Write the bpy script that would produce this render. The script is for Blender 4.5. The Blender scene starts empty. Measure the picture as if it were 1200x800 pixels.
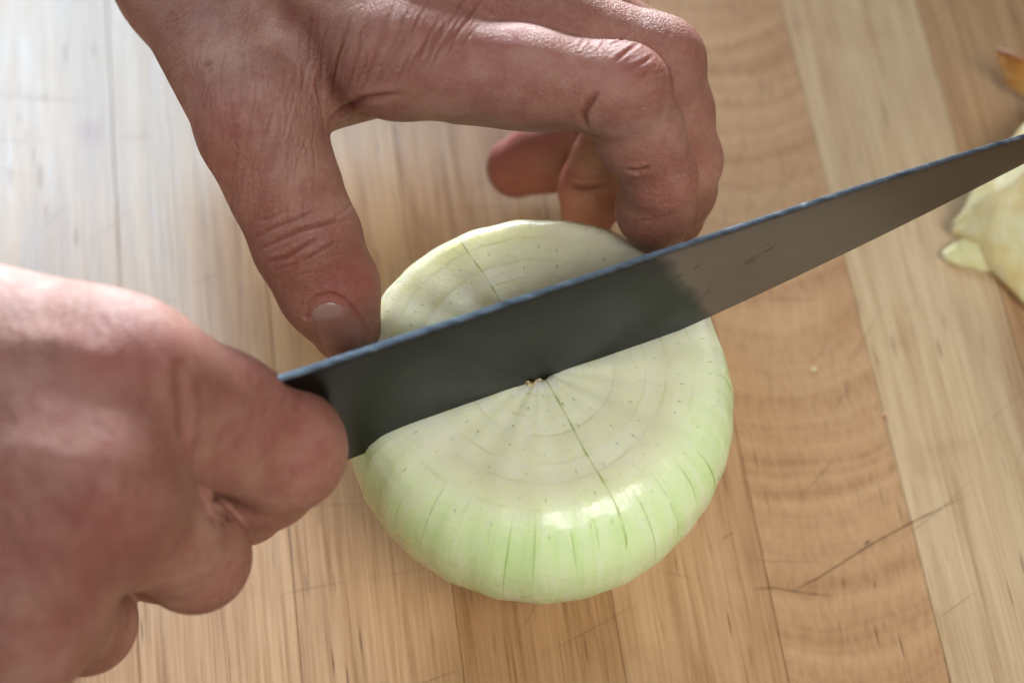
import bpy, bmesh, math, random
import numpy as np
from mathutils import Vector, Matrix
from mathutils.bvhtree import BVHTree

MM = 0.001
scene = bpy.context.scene
col = scene.collection
rng = np.random.default_rng(7)

# ---------------------------------------------------------------- camera
ELEV = math.radians(60)
FPX = 2500.0                                  # focal length in pixels of a 1200 px wide picture
CAM = np.array([-6.4, -235.624, 483.313])     # mm
RGT = np.array([1.0, 0, 0])
UPV = np.array([0, math.sin(ELEV), math.cos(ELEV)])
BCK = np.array([0, -math.cos(ELEV), math.sin(ELEV)])


def ray(px, py):
    d = RGT * (px - 600) / FPX - UPV * (py - 400) / FPX - BCK
    return d


def unp(px, py, z):
    """pixel of the photograph + height above the board (mm) -> point (mm)"""
    d = ray(px, py)
    return CAM + d * ((z - CAM[2]) / d[2])


cam_d = bpy.data.cameras.new("camera")
cam = bpy.data.objects.new("camera", cam_d)
col.objects.link(cam)
cam.location = Vector(CAM * MM)
cam.rotation_euler = (math.radians(90) - ELEV, 0, 0)
cam_d.sensor_width = 36
cam_d.lens = FPX / 1200 * 36
cam_d.clip_start = 0.02
cam_d.clip_end = 20
cam_d.dof.use_dof = True
cam_d.dof.focus_distance = 0.486
cam_d.dof.aperture_fstop = 7.6
cam_d.dof.aperture_blades = 9
scene.camera = cam

# ---------------------------------------------------------------- light
world = bpy.data.worlds.new("World")
scene.world = world
world.use_nodes = True
bg = world.node_tree.nodes["Background"]
bg.inputs[0].default_value = (0.98, 0.98, 1.0, 1)
bg.inputs[1].default_value = 0.085


def area(name, loc, aim, sx, sy, power, color):
    l = bpy.data.lights.new(name, 'AREA')
    l.shape = 'RECTANGLE'
    l.size, l.size_y = sx, sy
    l.energy = power
    l.color = color
    o = bpy.data.objects.new(name, l)
    col.objects.link(o)
    o.location = loc
    o.rotation_euler = (Vector(aim) - Vector(loc)).to_track_quat('-Z', 'Y').to_euler()
    return o


key = area("window_light", (-0.10, 1.34, 0.175), (-0.20, -0.06, 0.10), 0.46, 0.17, 2.35, (0.84, 0.925, 1.0))
key.data.spread = math.radians(30)
upw = area("upper_window_light", (-0.58, 1.02, 1.18), (-0.24, 0.02, 0.0), 0.50, 0.45, 1.2, (0.66, 0.85, 1.0))
upw.data.spread = math.radians(50)
room = area("room_light", (0.25, -0.35, 0.56), (0.05, -0.06, 0.0), 0.36, 0.32, 0.42, (1.0, 0.985, 0.96))
room.data.spread = math.radians(46)
area("side_window_light", (-1.20, 0.10, 0.60), (0, 0, 0.05), 0.6, 0.7, 2.0, (0.70, 0.86, 1.0))

scene.view_settings.view_transform = 'Standard'
scene.view_settings.look = 'None'
scene.view_settings.exposure = 0
scene.view_settings.gamma = 1
scene.view_settings.use_curve_mapping = False


# ---------------------------------------------------------------- helpers
def srgb(r, g, b):
    return tuple(((c / 255) / 12.92 if c / 255 <= 0.04045 else ((c / 255 + 0.055) / 1.055) ** 2.4) for c in (r, g, b)) + (1.0,)


class NT:
    """small node-tree helper"""

    def __init__(self, name):
        self.mat = bpy.data.materials.new(name)
        self.mat.use_nodes = True
        self.t = self.mat.node_tree
        self.b = self.t.nodes["Principled BSDF"]
        self.out = self.t.nodes["Material Output"]

    def n(self, kind, **kw):
        nd = self.t.nodes.new(kind)
        for k, v in kw.items():
            setattr(nd, k, v)
        return nd

    def set(self, sock, v):
        if isinstance(v, bpy.types.NodeSocket):
            self.t.links.new(v, sock)
        elif isinstance(v, bpy.types.Node):
            self.t.links.new(v.outputs[0], sock)
        elif v is not None:
            if sock.type == 'RGBA' and not hasattr(v, '__len__'):
                v = (v, v, v, 1)
            sock.default_value = v

    def P(self, name, v):
        self.set(self.b.inputs[name], v)

    def coord(self, which="Object"):
        return self.n("ShaderNodeTexCoord").outputs[which]

    def math(self, op, a, b=None, c=None, clamp=False):
        nd = self.n("ShaderNodeMath", operation=op, use_clamp=clamp)
        self.set(nd.inputs[0], a)
        self.set(nd.inputs[1], b)
        if c is not None:
            self.set(nd.inputs[2], c)
        return nd.outputs[0]

    def mapping(self, vec, loc=(0, 0, 0), rot=(0, 0, 0), scale=(1, 1, 1)):
        nd = self.n("ShaderNodeMapping")
        self.set(nd.inputs[0], vec)
        self.set(nd.inputs[1], loc)
        self.set(nd.inputs[2], rot)
        self.set(nd.inputs[3], scale)
        return nd.outputs[0]

    def noise(self, vec, scale, detail=3, rough=0.5, dist=0.0):
        nd = self.n("ShaderNodeTexNoise")
        self.set(nd.inputs["Vector"], vec)
        nd.inputs["Scale"].default_value = scale
        nd.inputs["Detail"].default_value = detail
        nd.inputs["Roughness"].default_value = rough
        nd.inputs["Distortion"].default_value = dist
        return nd.outputs["Fac"]

    def voro(self, vec, scale, feature='F1', rand=1.0):
        nd = self.n("ShaderNodeTexVoronoi", feature=feature)
        self.set(nd.inputs["Vector"], vec)
        nd.inputs["Scale"].default_value = scale
        nd.inputs["Randomness"].default_value = rand
        return nd.outputs["Distance"]

    def ramp(self, fac, stops, interp='LINEAR'):
        nd = self.n("ShaderNodeValToRGB")
        self.set(nd.inputs[0], fac)
        cr = nd.color_ramp
        cr.interpolation = interp
        while len(cr.elements) < len(stops):
            cr.elements.new(0.5)
        for el, (p, c) in zip(cr.elements, stops):
            el.position = p
            el.color = c if hasattr(c, '__len__') else (c, c, c, 1)
        return nd.outputs[0]

    def mix(self, fac, a, b, blend='MIX'):
        nd = self.n("ShaderNodeMix", data_type='RGBA', blend_type=blend)
        self.set(nd.inputs[0], fac)
        self.set(nd.inputs[6], a)
        self.set(nd.inputs[7], b)
        return nd.outputs[2]

    def bump(self, height, dist, strength=1.0, normal=None):
        nd = self.n("ShaderNodeBump")
        self.set(nd.inputs["Height"], height)
        nd.inputs["Distance"].default_value = dist
        nd.inputs["Strength"].default_value = strength
        if normal is not None:
            self.set(nd.inputs["Normal"], normal)
        return nd.outputs[0]

    def attr(self, name, out="Fac"):
        return self.n("ShaderNodeAttribute", attribute_name=name).outputs[out]


def mesh_from(name, V, F, smooth=True, mat=None, parent=None):
    """V in mm"""
    me = bpy.data.meshes.new(name)
    V = np.asarray(V, dtype=np.float32) * MM
    if isinstance(F, np.ndarray):
        nf, k = F.shape
        me.vertices.add(len(V))
        me.vertices.foreach_set("co", V.ravel())
        me.loops.add(nf * k)
        me.loops.foreach_set("vertex_index", F.ravel().astype(np.int32))
        me.polygons.add(nf)
        me.polygons.foreach_set("loop_start", np.arange(0, nf * k, k, dtype=np.int32))
        me.update(calc_edges=True)
        me.validate()
    else:
        me.from_pydata([tuple(v) for v in V], [], F)
        me.update()
    if smooth:
        me.polygons.foreach_set("use_smooth", np.ones(len(me.polygons), dtype=bool))
    if mat:
        me.materials.append(mat)
    o = bpy.data.objects.new(name, me)
    col.objects.link(o)
    if parent:
        o.parent = parent
        o.matrix_parent_inverse = parent.matrix_world.inverted()
    return o


def empty(name, loc):
    o = bpy.data.objects.new(name, None)
    col.objects.link(o)
    o.location = Vector(loc) * MM
    o.empty_display_size = 0.02
    bpy.context.view_layer.update()
    return o


def tag(o, label=None, cat=None, group=None, kind=None):
    for k, v in (("label", label), ("category", cat), ("group", group), ("kind", kind)):
        if v:
            o[k] = v


def put_attr(o, name, arr):
    a = o.data.attributes.new(name, 'FLOAT', 'POINT')
    a.data.foreach_set("value", np.asarray(arr, dtype=np.float32))


# ---------------------------------------------------------------- the board
BANG = math.radians(7.6)
SD = np.array([math.sin(BANG), -math.cos(BANG), 0])      # along the staves, towards the cook's near edge
SN = np.array([math.cos(BANG), math.sin(BANG), 0])       # across the staves
SW = 38.5
S0 = float(np.dot(SN, [52.0, 8.5, 0]))                    # a seam seen in the photograph


def stave_material(i, cfg, knot=None):
    tone, dark, kind, seed = cfg
    m = NT("wood_stave_%d" % i)
    co = m.coord("Object")
    off = (seed * 0.173, seed * 0.071, seed * 0.31)
    warp = m.noise(m.mapping(co, loc=off, scale=(9, 9, 9)), 2.0, 2)
    # long streaks
    v1 = m.mapping(co, loc=off, scale=(1, 0.028, 1))
    streak = m.noise(v1, 330, 4, 0.62, 0.6)
    fine = m.noise(m.mapping(co, loc=off, scale=(1, 0.02, 1)), 1500, 3, 0.6)
    broad = m.noise(m.mapping(co, loc=off, scale=(1, 0.18, 1)), 55, 3, 0.5, 1.5)
    if kind == 'arc':
        # growth rings cut so that they cross the stave in shallow arcs
        sep = m.n("ShaderNodeSeparateXYZ")
        m.set(sep.inputs[0], co)
        x2 = m.math('MULTIPLY', sep.outputs[0], sep.outputs[0])
        yy = m.math('ADD', m.math('MULTIPLY', x2, -14.0), sep.outputs[1])
        yy = m.math('ADD', yy, m.math('MULTIPLY', warp, 0.016))
        cb = m.n("ShaderNodeCombineXYZ")
        m.set(cb.inputs[0], yy)
        cb.inputs[1].default_value = seed
        ring = m.noise(cb.outputs[0], 150, 3, 0.55)
        rr = m.ramp(ring, [(0.30, 0.25), (0.5, 0.5), (0.7, 0.8)])
        rays = m.noise(m.mapping(co, loc=off, scale=(1, 0.25, 1)), 900, 2, 0.5)
        f = m.math('ADD', m.math('MULTIPLY', rr, 0.62), m.math('MULTIPLY', rays, 0.38))
    else:
        f = m.math('ADD', m.math('MULTIPLY', streak, 0.62), m.math('MULTIPLY', broad, 0.30))
        f = m.math('ADD', f, m.math('MULTIPLY', m.math('SUBTRACT', fine, .46), 0.75))
    base = m.ramp(f, [(0.28, srgb(*dark)), (0.48, srgb(*[int(.35 * d + .65 * t) for d, t in zip(dark, tone)])), (0.68, srgb(*tone))])
    # pores: short dark dashes along the grain
    pore = m.voro(m.mapping(co, loc=off, scale=(1, 0.07, 1)), 520)
    pm = m.ramp(pore, [(0.07, 1.0), (0.17, 0.0)])
    pm = m.math('MULTIPLY', pm, m.ramp(m.noise(m.mapping(co, loc=off, scale=(1, .3, 1)), 60, 2), [(0.36, 0.0), (0.6, 0.8)]))
    base = m.mix(pm, base, srgb(96, 60, 34))
    # worn stains with a shape of their own
    st = m.noise(m.mapping(co, loc=(seed, 3.1, 0)), 26, 4, 0.6, 0.8)
    base = m.mix(m.ramp(st, [(0.55, 0.0), (0.78, 0.35)]), base, srgb(146, 94, 54))
    if knot:
        vd = m.n("ShaderNodeVectorMath", operation='DISTANCE')
        m.set(vd.inputs[0], m.mapping(co, scale=(1, .62, 0)))
        vd.inputs[1].default_value = (knot[0], knot[1] * .62, 0)
        kd = m.math('ADD', m.math('MULTIPLY', vd.outputs["Value"], 1000 / 6.5), m.math('MULTIPLY', broad, .9))
        base = m.mix(m.ramp(kd, [(0.45, .9), (1.0, 0.0)]), base, srgb(140, 58, 28))
    m.P("Base Color", base)
    m.P("Roughness", m.math('ADD', m.math('MULTIPLY', fine, 0.24), 0.20))
    m.P("Specular IOR Level", 1.0)
    hgt = m.math('ADD', m.math('MULTIPLY', fine, 0.6), m.math('MULTIPLY', streak, 0.6))
    hgt = m.math('SUBTRACT', hgt, m.math('MULTIPLY', pm, 0.5))
    m.P("Normal", m.bump(hgt, 0.00016, 0.6))
    return m.mat


board = empty("cutting_board", (0, 0, -40))
board["kind"] = "structure"
tag(board, "pale wooden chopping board of glued staves under the onion")
PAL = [((192, 152, 110), (146, 104, 66), 'long'), ((187, 145, 102), (140, 98, 60), 'long'),
       ((194, 155, 113), (150, 108, 70), 'long')]
for i in range(-14, 15):
    if i == 0:
        cfg = ((196, 157, 116), (156, 112, 74), 'arc', 3.7)          # between the two seams by the onion
    elif i == 1:
        cfg = ((208, 180, 142), (174, 140, 102), 'long', 1.3)
    else:
        t, d, k = PAL[(i * 7) % 3]
        cfg = (t, d, 'arc' if i in (-9, 5, 9) else k, 0.9 * i + 20.3)
    c0, c1 = S0 + i * SW, S0 + (i + 1) * SW - 0.12
    kp = unp(106, 155, 0)
    kc = float(SN @ kp)
    knot = None
    if c0 < kc < c1:
        knot = ((kc - (c0 + c1) / 2) * MM, (float(-SD @ kp) - 55.0) * MM)
    mat = stave_material(i + 14, cfg, knot)
    zt = float(rng.uniform(-0.06, 0.0))
    L0, L1 = -450, 560
    bm = bmesh.new()
    bmesh.ops.create_cube(bm, size=1)
    w = c1 - c0
    for v in bm.verts:
        v.co = Vector((v.co.x * w, v.co.y * (L1 - L0), v.co.z * 40)) * MM
    bmesh.ops.bevel(bm, geom=[e for e in bm.edges if abs(e.verts[0].co.z - e.verts[1].co.z) < 1e-6 and e.verts[0].co.z > 0],
                    offset=0.25 * MM, segments=2, affect='EDGES')
    me = bpy.data.meshes.new("stave")
    bm.to_mesh(me)
    bm.free()
    me.materials.append(mat)
    o = bpy.data.objects.new("stave", me)
    col.objects.link(o)
    ctr = SN * ((c0 + c1) / 2) - SD * ((L0 + L1) / 2) * 1.0
    o.parent = board
    o.matrix_parent_inverse = board.matrix_world.inverted()
    o.location = Vector((ctr[0], ctr[1], -20 + zt)) * MM
    o.rotation_euler = (0, 0, BANG)


# ---------------------------------------------------------------- onion
OC = np.array([0, 0, 42.0])
OR = 45.0
ZF = 62.0
FR = math.sqrt(OR ** 2 - (ZF - 42) ** 2)      # 40.3


def onion_material(name):
    m = NT(name)
    co = m.coord("Object")
    sep = m.n("ShaderNodeSeparateXYZ")
    m.set(sep.inputs[0], co)
    ang = m.math('ARCTAN2', sep.outputs[1], sep.outputs[0])
    cb = m.n("ShaderNodeCombineXYZ")
    m.set(cb.inputs[0], m.math('COSINE', ang))
    m.set(cb.inputs[1], m.math('SINE', ang))
    m.set(cb.inputs[2], m.math('MULTIPLY', sep.outputs[2], 3.0))
    rib = m.noise(cb.outputs[0], 16, 3, 0.55)                        # meridian streaks in the flesh
    ribf = m.noise(cb.outputs[0], 55, 2, 0.5)
    big = m.noise(co, 60, 4, 0.55)
    face = m.ramp(big, [(0.35, srgb(231, 231, 196)), (0.65, srgb(242, 242, 216))])
    lay = m.attr("layer")
    face = m.mix(m.math('MULTIPLY', lay, 0.12), face, srgb(228, 232, 170))
    ln = m.math('MULTIPLY', m.attr("ring"), m.ramp(m.noise(co, 110, 3), [(0.44, 0.0), (0.66, 0.5)]))
    face = m.mix(ln, face, srgb(190, 188, 118))
    side = m.ramp(rib, [(0.3, srgb(210, 238, 166)), (0.5, srgb(222, 244, 184)), (0.7, srgb(234, 248, 204))])
    side = m.mix(m.math('MULTIPLY', ribf, 0.2), side, srgb(236, 244, 204))
    c = m.mix(m.attr("side"), face, side)
    m.P("Base Color", c)
    m.P("Subsurface Weight", 0.9)
    m.P("Subsurface Radius", (1.0, 1.0, 0.55))
    m.P("Subsurface Scale", 0.006)
    m.P("Roughness", m.ramp(m.noise(co, 160, 3), [(0.3, 0.20), (0.7, 0.42)]))
    m.P("Specular IOR Level", 0.5)
    cells = m.voro(co, 900)
    h = m.math('ADD', m.math('MULTIPLY', m.math('MULTIPLY', rib, m.attr("side")), 1.0), m.math('MULTIPLY', cells, 0.12))
    h = m.math('ADD', h, m.math('MULTIPLY', m.noise(co, 200, 3), 0.5))
    m.P("Normal", m.bump(h, 0.0006, 0.5))
    return m.mat


def lathe(name, prof, nseg, mat, parent, wob=None):
    """closed solid of revolution; prof = [(r, z)] from top axis/inner round to the bottom"""
    A = np.linspace(0, 2 * math.pi, nseg, endpoint=False)
    V, F = [], []
    n = len(prof)
    for j, a in enumerate(A):
        for (r, z) in prof:
            if wob:
                r, z = wob(r, z, a)
            V.append((r * math.cos(a), r * math.sin(a), z))
    for j in range(nseg):
        k = (j + 1) % nseg
        for i in range(n - 1):
            F.append((j * n + i, j * n + i + 1, k * n + i + 1, k * n + i))
        F.append((j * n + n - 1, j * n, k * n, k * n + n - 1))
    return mesh_from(name, V, np.array(F), True, mat, parent)


onion = empty("onion", (0, 0, 0))
ODX = -1.0
tag(onion, "peeled pale green onion with sliced flat top, half cut by the knife", "onion")
m_onion = onion_material("onion_flesh")
ringr = [34.4, 28.2, 23.6, 16.6, 12.2, 6.4]


def outer_wob(r, z, a):
    # natural unevenness: broad lobes and shallow meridian ribs
    s = 1 + 0.006 * math.sin(2 * a + 0.6) + 0.004 * math.sin(5 * a + 1.9) + 0.0022 * math.sin(17 * a + 2 * math.sin(3 * a))
    s += 0.0025 * math.sin(31 * a + 3 * math.sin(2 * a))
    if z > 56:
        r = r + 1.5 * max(0.0, math.sin(a)) * min(1, (z - 56) / 4)
    w = max(0.0, -math.sin(a - 0.25)) ** 0.6
    if z > 42 and r > 27:
        zb_ = 42 + 20 * math.sqrt(max(0.0, 1 - min(1.0, (r - 27) / 18.2) ** 2.3))
        z = z * (1 - w) + min(z, zb_) * w
    dz = 0.18 * math.sin(7 * a + 1) * (1 if z > 55 else 0) + 0.10 * math.sin(19 * a) * (1 if z > 59 else 0)
    return r * s, z + dz


pr, a_ring, a_lay, a_side = [(2.2, 60.5)], [0.0], [0.0], [0.0]
lvl = 0
for ri in ringr[::-1]:                                  # cut face: a shallow step and groove between two layers
    lo_r = pr[-1][0]
    zt = 61.92 + (0.03 if lvl % 2 else -0.03)
    for r, z, g in ((lo_r + .3, zt, 0), ((lo_r + ri) / 2 - .4, zt + .02, 0), ((lo_r + ri) / 2 + 1, zt + .02, 0), (ri - .5, zt, 0), (ri - .2, zt, .4), (ri, zt - .035, 1), (ri + .2, zt, .4)):
        pr.append((r, z))
        a_ring.append(g)
        a_lay.append(lvl % 2)
        a_side.append(0.0)
    lvl += 1
rest = [(35.2, 61.95), (36.2, 61.95), (37.0, 61.95)]
for t in np.linspace(0, 1, 11):
    th = math.radians(90 - t * 62)
    rest.append((37.4 + 3.3 * math.cos(th), 58.6 + 3.35 * math.sin(th)))
for lat in np.linspace(22.5, -62, 44):
    a = math.radians(lat)
    rest.append((OR * math.cos(a), 42 + OR * math.sin(a) * (1.0 if lat > 0 else 0.93)))
rest += [(14, 0.9), (10, 0.4), (6, 2.0), (2.2, 6.0)]
for r, z in rest:
    pr.append((r, z))
    a_ring.append(0.0)
    a_lay.append(0.0)
    a_side.append(min(1.0, max(0.0, (61.2 - z) / 5.0)))
NS = 420
flesh = lathe("flesh", pr, NS, m_onion, onion, outer_wob)
for nm, arr in (("ring", a_ring), ("layer", a_lay)):
    put_attr(flesh, nm, np.tile(arr, NS))
sd = []
for a in np.linspace(0, 2 * math.pi, NS, endpoint=False):
    near = max(0.0, -math.sin(a - 0.25)) ** 0.6
    for (r, z), q in zip(pr, a_side):
        sd.append(max(q, near * min(1.0, max(0.0, (r - 31.5 - .8 * math.sin(6 * a)) / 9.0))) if z > 40 else q)
put_attr(flesh, "side", sd)


# the dry core in the middle
def core_mat():
    m = NT("onion_core")
    co = m.coord("Object")
    m.P("Base Color", m.ramp(m.noise(co, 700, 3), [(0.35, srgb(70, 48, 22)), (0.5, srgb(150, 122, 70)), (0.62, srgb(226, 216, 176))]))
    m.P("Roughness", 0.45)
    return m.mat


cr_ = lathe("core", [(0.3, 61.2), (0.9, 60.4), (1.7, 61.3), (2.3, 62.6), (2.75, 62.5), (2.9, 61.2), (2.6, 54), (0.3, 54)], 36, core_mat(), onion,
      lambda r, z, a: (r * (1 + .18 * math.sin(3 * a + 1)), z + (0.5 * math.sin(2 * a) + 0.3 * math.sin(5 * a) if z > 58 else 0)))
cr_.location.x -= 0.0018
cr_.location.y -= 0.0006


def vein_mat():
    m = NT("onion_vein")
    al = m.attr("alpha")
    tint = m.attr("tint")
    m.P("Base Color", m.mix(tint, srgb(146, 182, 92), srgb(164, 156, 92)))
    m.P("Roughness", 0.4)
    m.P("Alpha", al)
    return m.mat


MV = vein_mat()


def surf(r, a, lift=0.0):
    """point on the onion's upper face / side at 'profile distance' r (r > 40 runs down the side), mm"""
    r0 = r
    if r <= 37.4:
        p = (r, 62.0)
    else:
        d = r - 37.4
        arc = 3.35 * math.radians(62)
        if d < arc:
            th = math.radians(90) - d / 3.35
            p = (37.4 + 3.3 * math.cos(th), 58.6 + 3.35 * math.sin(th))
        else:
            lat = math.radians(22.5) - (d - arc) / OR
            p = (OR * math.cos(lat), 42 + OR * math.sin(lat) * (1 if lat > 0 else 0.93))
    rr, zz = outer_wob(p[0], p[1], a)
    zz += 0.03 if r0 < 35 else 0
    if r0 > 34:
        n = np.array([p[0] * (0.0 if p[1] > 61.8 else 1), p[1] - 42])
    else:
        n = np.array([0, 1.0])
    n = n / np.linalg.norm(n)
    rr += n[0] * lift
    zz += n[1] * lift
    return np.array([rr * math.cos(a), rr * math.sin(a), zz])


def strip(paths, name, mat, parent):
    """paths: list of (points[n,3], width[n], alpha[n], tint, sidevec[n,3])"""
    V, F, AL, TI = [], [], [], []
    for pts, wd, al, ti, sv in paths:
        b = len(V)
        for p, w, a_, s in zip(pts, wd, al, sv):
            for k, aa in ((-1, 0), (-0.4, 1), (0.4, 1), (1, 0)):
                V.append(p + s * w * k)
                AL.append(a_ * aa)
                TI.append(ti)
        for i in range(len(pts) - 1):
            for k in range(3):
                q = b + i * 4 + k
                F.append((q, q + 1, q + 5, q + 4))
    o = mesh_from(name, V, F, True, mat, parent)
    put_attr(o, "alpha", AL)
    put_attr(o, "tint", TI)
    return o


paths = []


def radial(a, r0, r1, w, al, ti=0.0, bend=0.0, fade=True):
    n = max(4, int((r1 - r0) / 0.8))
    rs = np.linspace(r0, r1, n)
    t = np.linspace(0, 1, n)
    aa = a + bend * t
    pts = [surf(r, q, 0.07) for r, q in zip(rs, aa)]
    sv = [np.array([-math.sin(q), math.cos(q), 0]) for q in aa]
    al_ = al * (np.clip(t / 0.15, 0, 1) * np.clip((1 - t) / (0.75 if fade else 0.15), 0, 1) ** 0.8)
    w_ = w * (0.55 + 0.45 * np.sin(np.pi * np.clip(t + .15, 0, 1)))
    paths.append((pts, w_, al_, ti, sv))


# ticks where the veins of each layer reach the cut
for i, rr in enumerate([37.8, 31.4, 26.0, 20.2, 14.4, 9.4, 4.6]):
    N = [58, 52, 44, 36, 26, 18, 9][i]
    for j in range(N):
        if rng.random() < 0.30:
            continue
        a = 2 * math.pi * (j + rng.uniform(-.32, .32)) / N
        L = rng.uniform(0.6, 1.9)
        r = rr + rng.normal(0, 0.55)
        radial(a, r, r + L, rng.uniform(0.16, 0.30), rng.uniform(0.15, 0.62), rng.uniform(0, .6))
# long veins running down the outer layer
N = 40
for j in range(N):
    a = 2 * math.pi * (j + rng.uniform(-.3, .3)) / N
    r0 = rng.uniform(37.6, 40.0) - 3.6 * max(0.0, -math.sin(a - .25)) ** .6
    radial(a, r0 + rng.normal(0, 1.2), r0 + rng.uniform(8, 50), rng.uniform(0.16, 0.32), rng.choice([.12, .2, .3, .5]), rng.uniform(0, .3), rng.uniform(-.03, .03))
# the scored line that crosses the face at right angles to the blade
SA = math.radians(-64)
for s, r1 in ((SA, 49.0), (SA + math.pi + 0.02, 40.6)):
    n = 60
    rs = np.linspace(3.0, r1, n)
    pts = [surf(r, s + 0.012 * math.sin(r * .21) + .1 / r, 0.09) for r in rs]
    paths.append((pts, 0.30 + 0.08 * np.sin(rs * 1.7), np.clip(0.42 + 0.2 * np.sin(rs * .9), 0, 1) * np.clip((r1 + 0.2 - rs) / 5, 0, 1), 0.55,
                  [np.array([-math.sin(s), math.cos(s), 0])] * n))
vn = strip(paths, "vein", MV, onion)
vn["kind"] = "stuff"


# ---------------------------------------------------------------- knife
BA = math.radians(21.3)
BU = np.array([math.cos(BA), math.sin(BA), 0])
BN = np.array([math.sin(BA), -math.cos(BA), 0])       # towards the near side
BH = np.array([-51.2, -21.8, 0.0])                     # heel, on the board plane


def bl(u, v, z):
    return BH + BU * u + BN * v + np.array([0, 0, z])


# blade frame: distance along the blade of the painted reflection's edge, in the rotated object frame (m)
UREFL = float(BU @ (BH + BU * 96)) * MM


def steel_mat():
    m = NT("dark_steel")
    co = m.coord("Object")
    lng = m.mapping(co, rot=(0, 0, -BA))
    br = m.noise(m.mapping(lng, scale=(0.02, 1, 1)), 1400, 3, 0.6)
    pat = m.noise(m.mapping(lng, scale=(0.5, 1, 1)), 45, 4, 0.6, 0.5)
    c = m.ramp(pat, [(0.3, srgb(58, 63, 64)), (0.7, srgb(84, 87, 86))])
    # dark reflection painted into the heel half's colour, ending in an uneven slanting edge
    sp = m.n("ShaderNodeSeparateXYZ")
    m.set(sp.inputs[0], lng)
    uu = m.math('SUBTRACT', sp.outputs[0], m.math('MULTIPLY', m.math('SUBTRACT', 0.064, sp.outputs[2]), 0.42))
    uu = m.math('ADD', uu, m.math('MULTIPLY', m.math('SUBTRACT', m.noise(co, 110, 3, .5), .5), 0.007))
    tip_refl = m.ramp(m.math('ADD', m.math('MULTIPLY', uu, 20.0), 0.5 - 20.0 * UREFL), [(0.46, 0.0), (0.54, 1.0)])
    c = m.mix(tip_refl, m.mix(.3, c, srgb(30, 36, 36)), m.mix(0.6, c, srgb(116, 112, 103)))
    c = m.mix(m.math('SUBTRACT', 1.0, tip_refl), c, m.mix(.75, c, srgb(30, 36, 36)))
    m.P("Base Color", c)
    m.P("Metallic", 1.0)
    m.P("Roughness", m.math('ADD', m.math('MULTIPLY', br, 0.16), m.math('ADD', m.math('MULTIPLY', pat, 0.2), 0.14)))
    m.P("Normal", m.bump(br, 0.00003, 0.3))
    return m.mat


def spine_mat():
    m = NT("steel_spine_sheen")
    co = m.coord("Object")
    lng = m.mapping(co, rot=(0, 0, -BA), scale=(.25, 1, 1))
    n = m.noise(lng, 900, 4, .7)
    m.P("Base Color", m.ramp(n, [(0.3, srgb(84, 92, 102)), (0.6, srgb(132, 140, 150)), (0.74, srgb(206, 212, 220))]))  # window sheen along the spine put into a lighter, bluish steel colour
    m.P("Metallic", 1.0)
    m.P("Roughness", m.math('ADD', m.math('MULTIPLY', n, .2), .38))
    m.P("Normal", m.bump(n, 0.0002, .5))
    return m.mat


knife = empty("kitchen_knife", bl(0, 0, 90))
tag(knife, "chef's knife with dark steel blade, slicing down into the onion", "knife")
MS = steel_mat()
us = np.concatenate([np.linspace(-18, -10, 3), np.linspace(-8, 0, 4), np.linspace(3, 196, 66)])


def edge_z(u):
    base = 54 + 0.06 * u
    t = max(0.0, (u - 60) / 136.0)
    z = base + 0.0 + 27.4 * t ** 1.55
    return z


def spine_z(u):
    return 100 - 0.008 * max(u, 0) - 3.2 * max(0, (u - 120) / 76) ** 2


V, F = [], []
rows = []
for u in us:
    ze, zs = edge_z(u), spine_z(u)
    if ze > zs - 0.6:
        ze = zs - 0.6
    if u < 0:
        ze = edge_z(0) + min(26, (-u / 8) ** 2.2 * 9)
    h = zs - ze
    th = 1.0 * (1 - 0.45 * max(0, u) / 196)          # half thickness at the spine
    prof = [(0.0, ze)]
    for f, k in ((0.03, .10), (0.12, .26), (0.35, .52), (0.7, .86), (1 - 0.9 / h if h > 3 else .7, 1.0)):
        prof.append((th * k, ze + h * f))
    prof.append((th * 0.93, zs - min(.4, .12 * h)))
    prof.append((th * 0.70, zs - .05))
    prof.append((th * 0.3, zs))
    full = prof + [(-t_, z_) for t_, z_ in prof[:0:-1]]
    rows.append(len(V))
    for t_, z_ in full:
        V.append(bl(u, t_, z_))
n = len(full)
for i in range(len(us) - 1):
    for k in range(n):
        a, b = rows[i] + k, rows[i] + (k + 1) % n
        F.append((a, b, b + n, a + n))
F.append(tuple(range(n))[::-1])
F.append(tuple(rows[-1] + k for k in range(n)))
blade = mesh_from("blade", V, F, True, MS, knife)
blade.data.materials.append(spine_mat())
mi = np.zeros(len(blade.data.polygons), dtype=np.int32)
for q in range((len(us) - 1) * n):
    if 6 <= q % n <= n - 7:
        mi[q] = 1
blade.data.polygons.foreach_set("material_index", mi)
bmod = blade.modifiers.new("es", 'EDGE_SPLIT')
bmod.split_angle = math.radians(28)


def handle_mat():
    m = NT("knife_handle")
    co = m.coord("Object")
    m.P("Base Color", m.ramp(m.noise(m.mapping(co, rot=(0, 0, -BA), scale=(.1, 1, 1)), 600, 3), [(0.3, srgb(34, 26, 20)), (0.7, srgb(60, 46, 36))]))
    m.P("Roughness", 0.5)
    return m.mat


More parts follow.
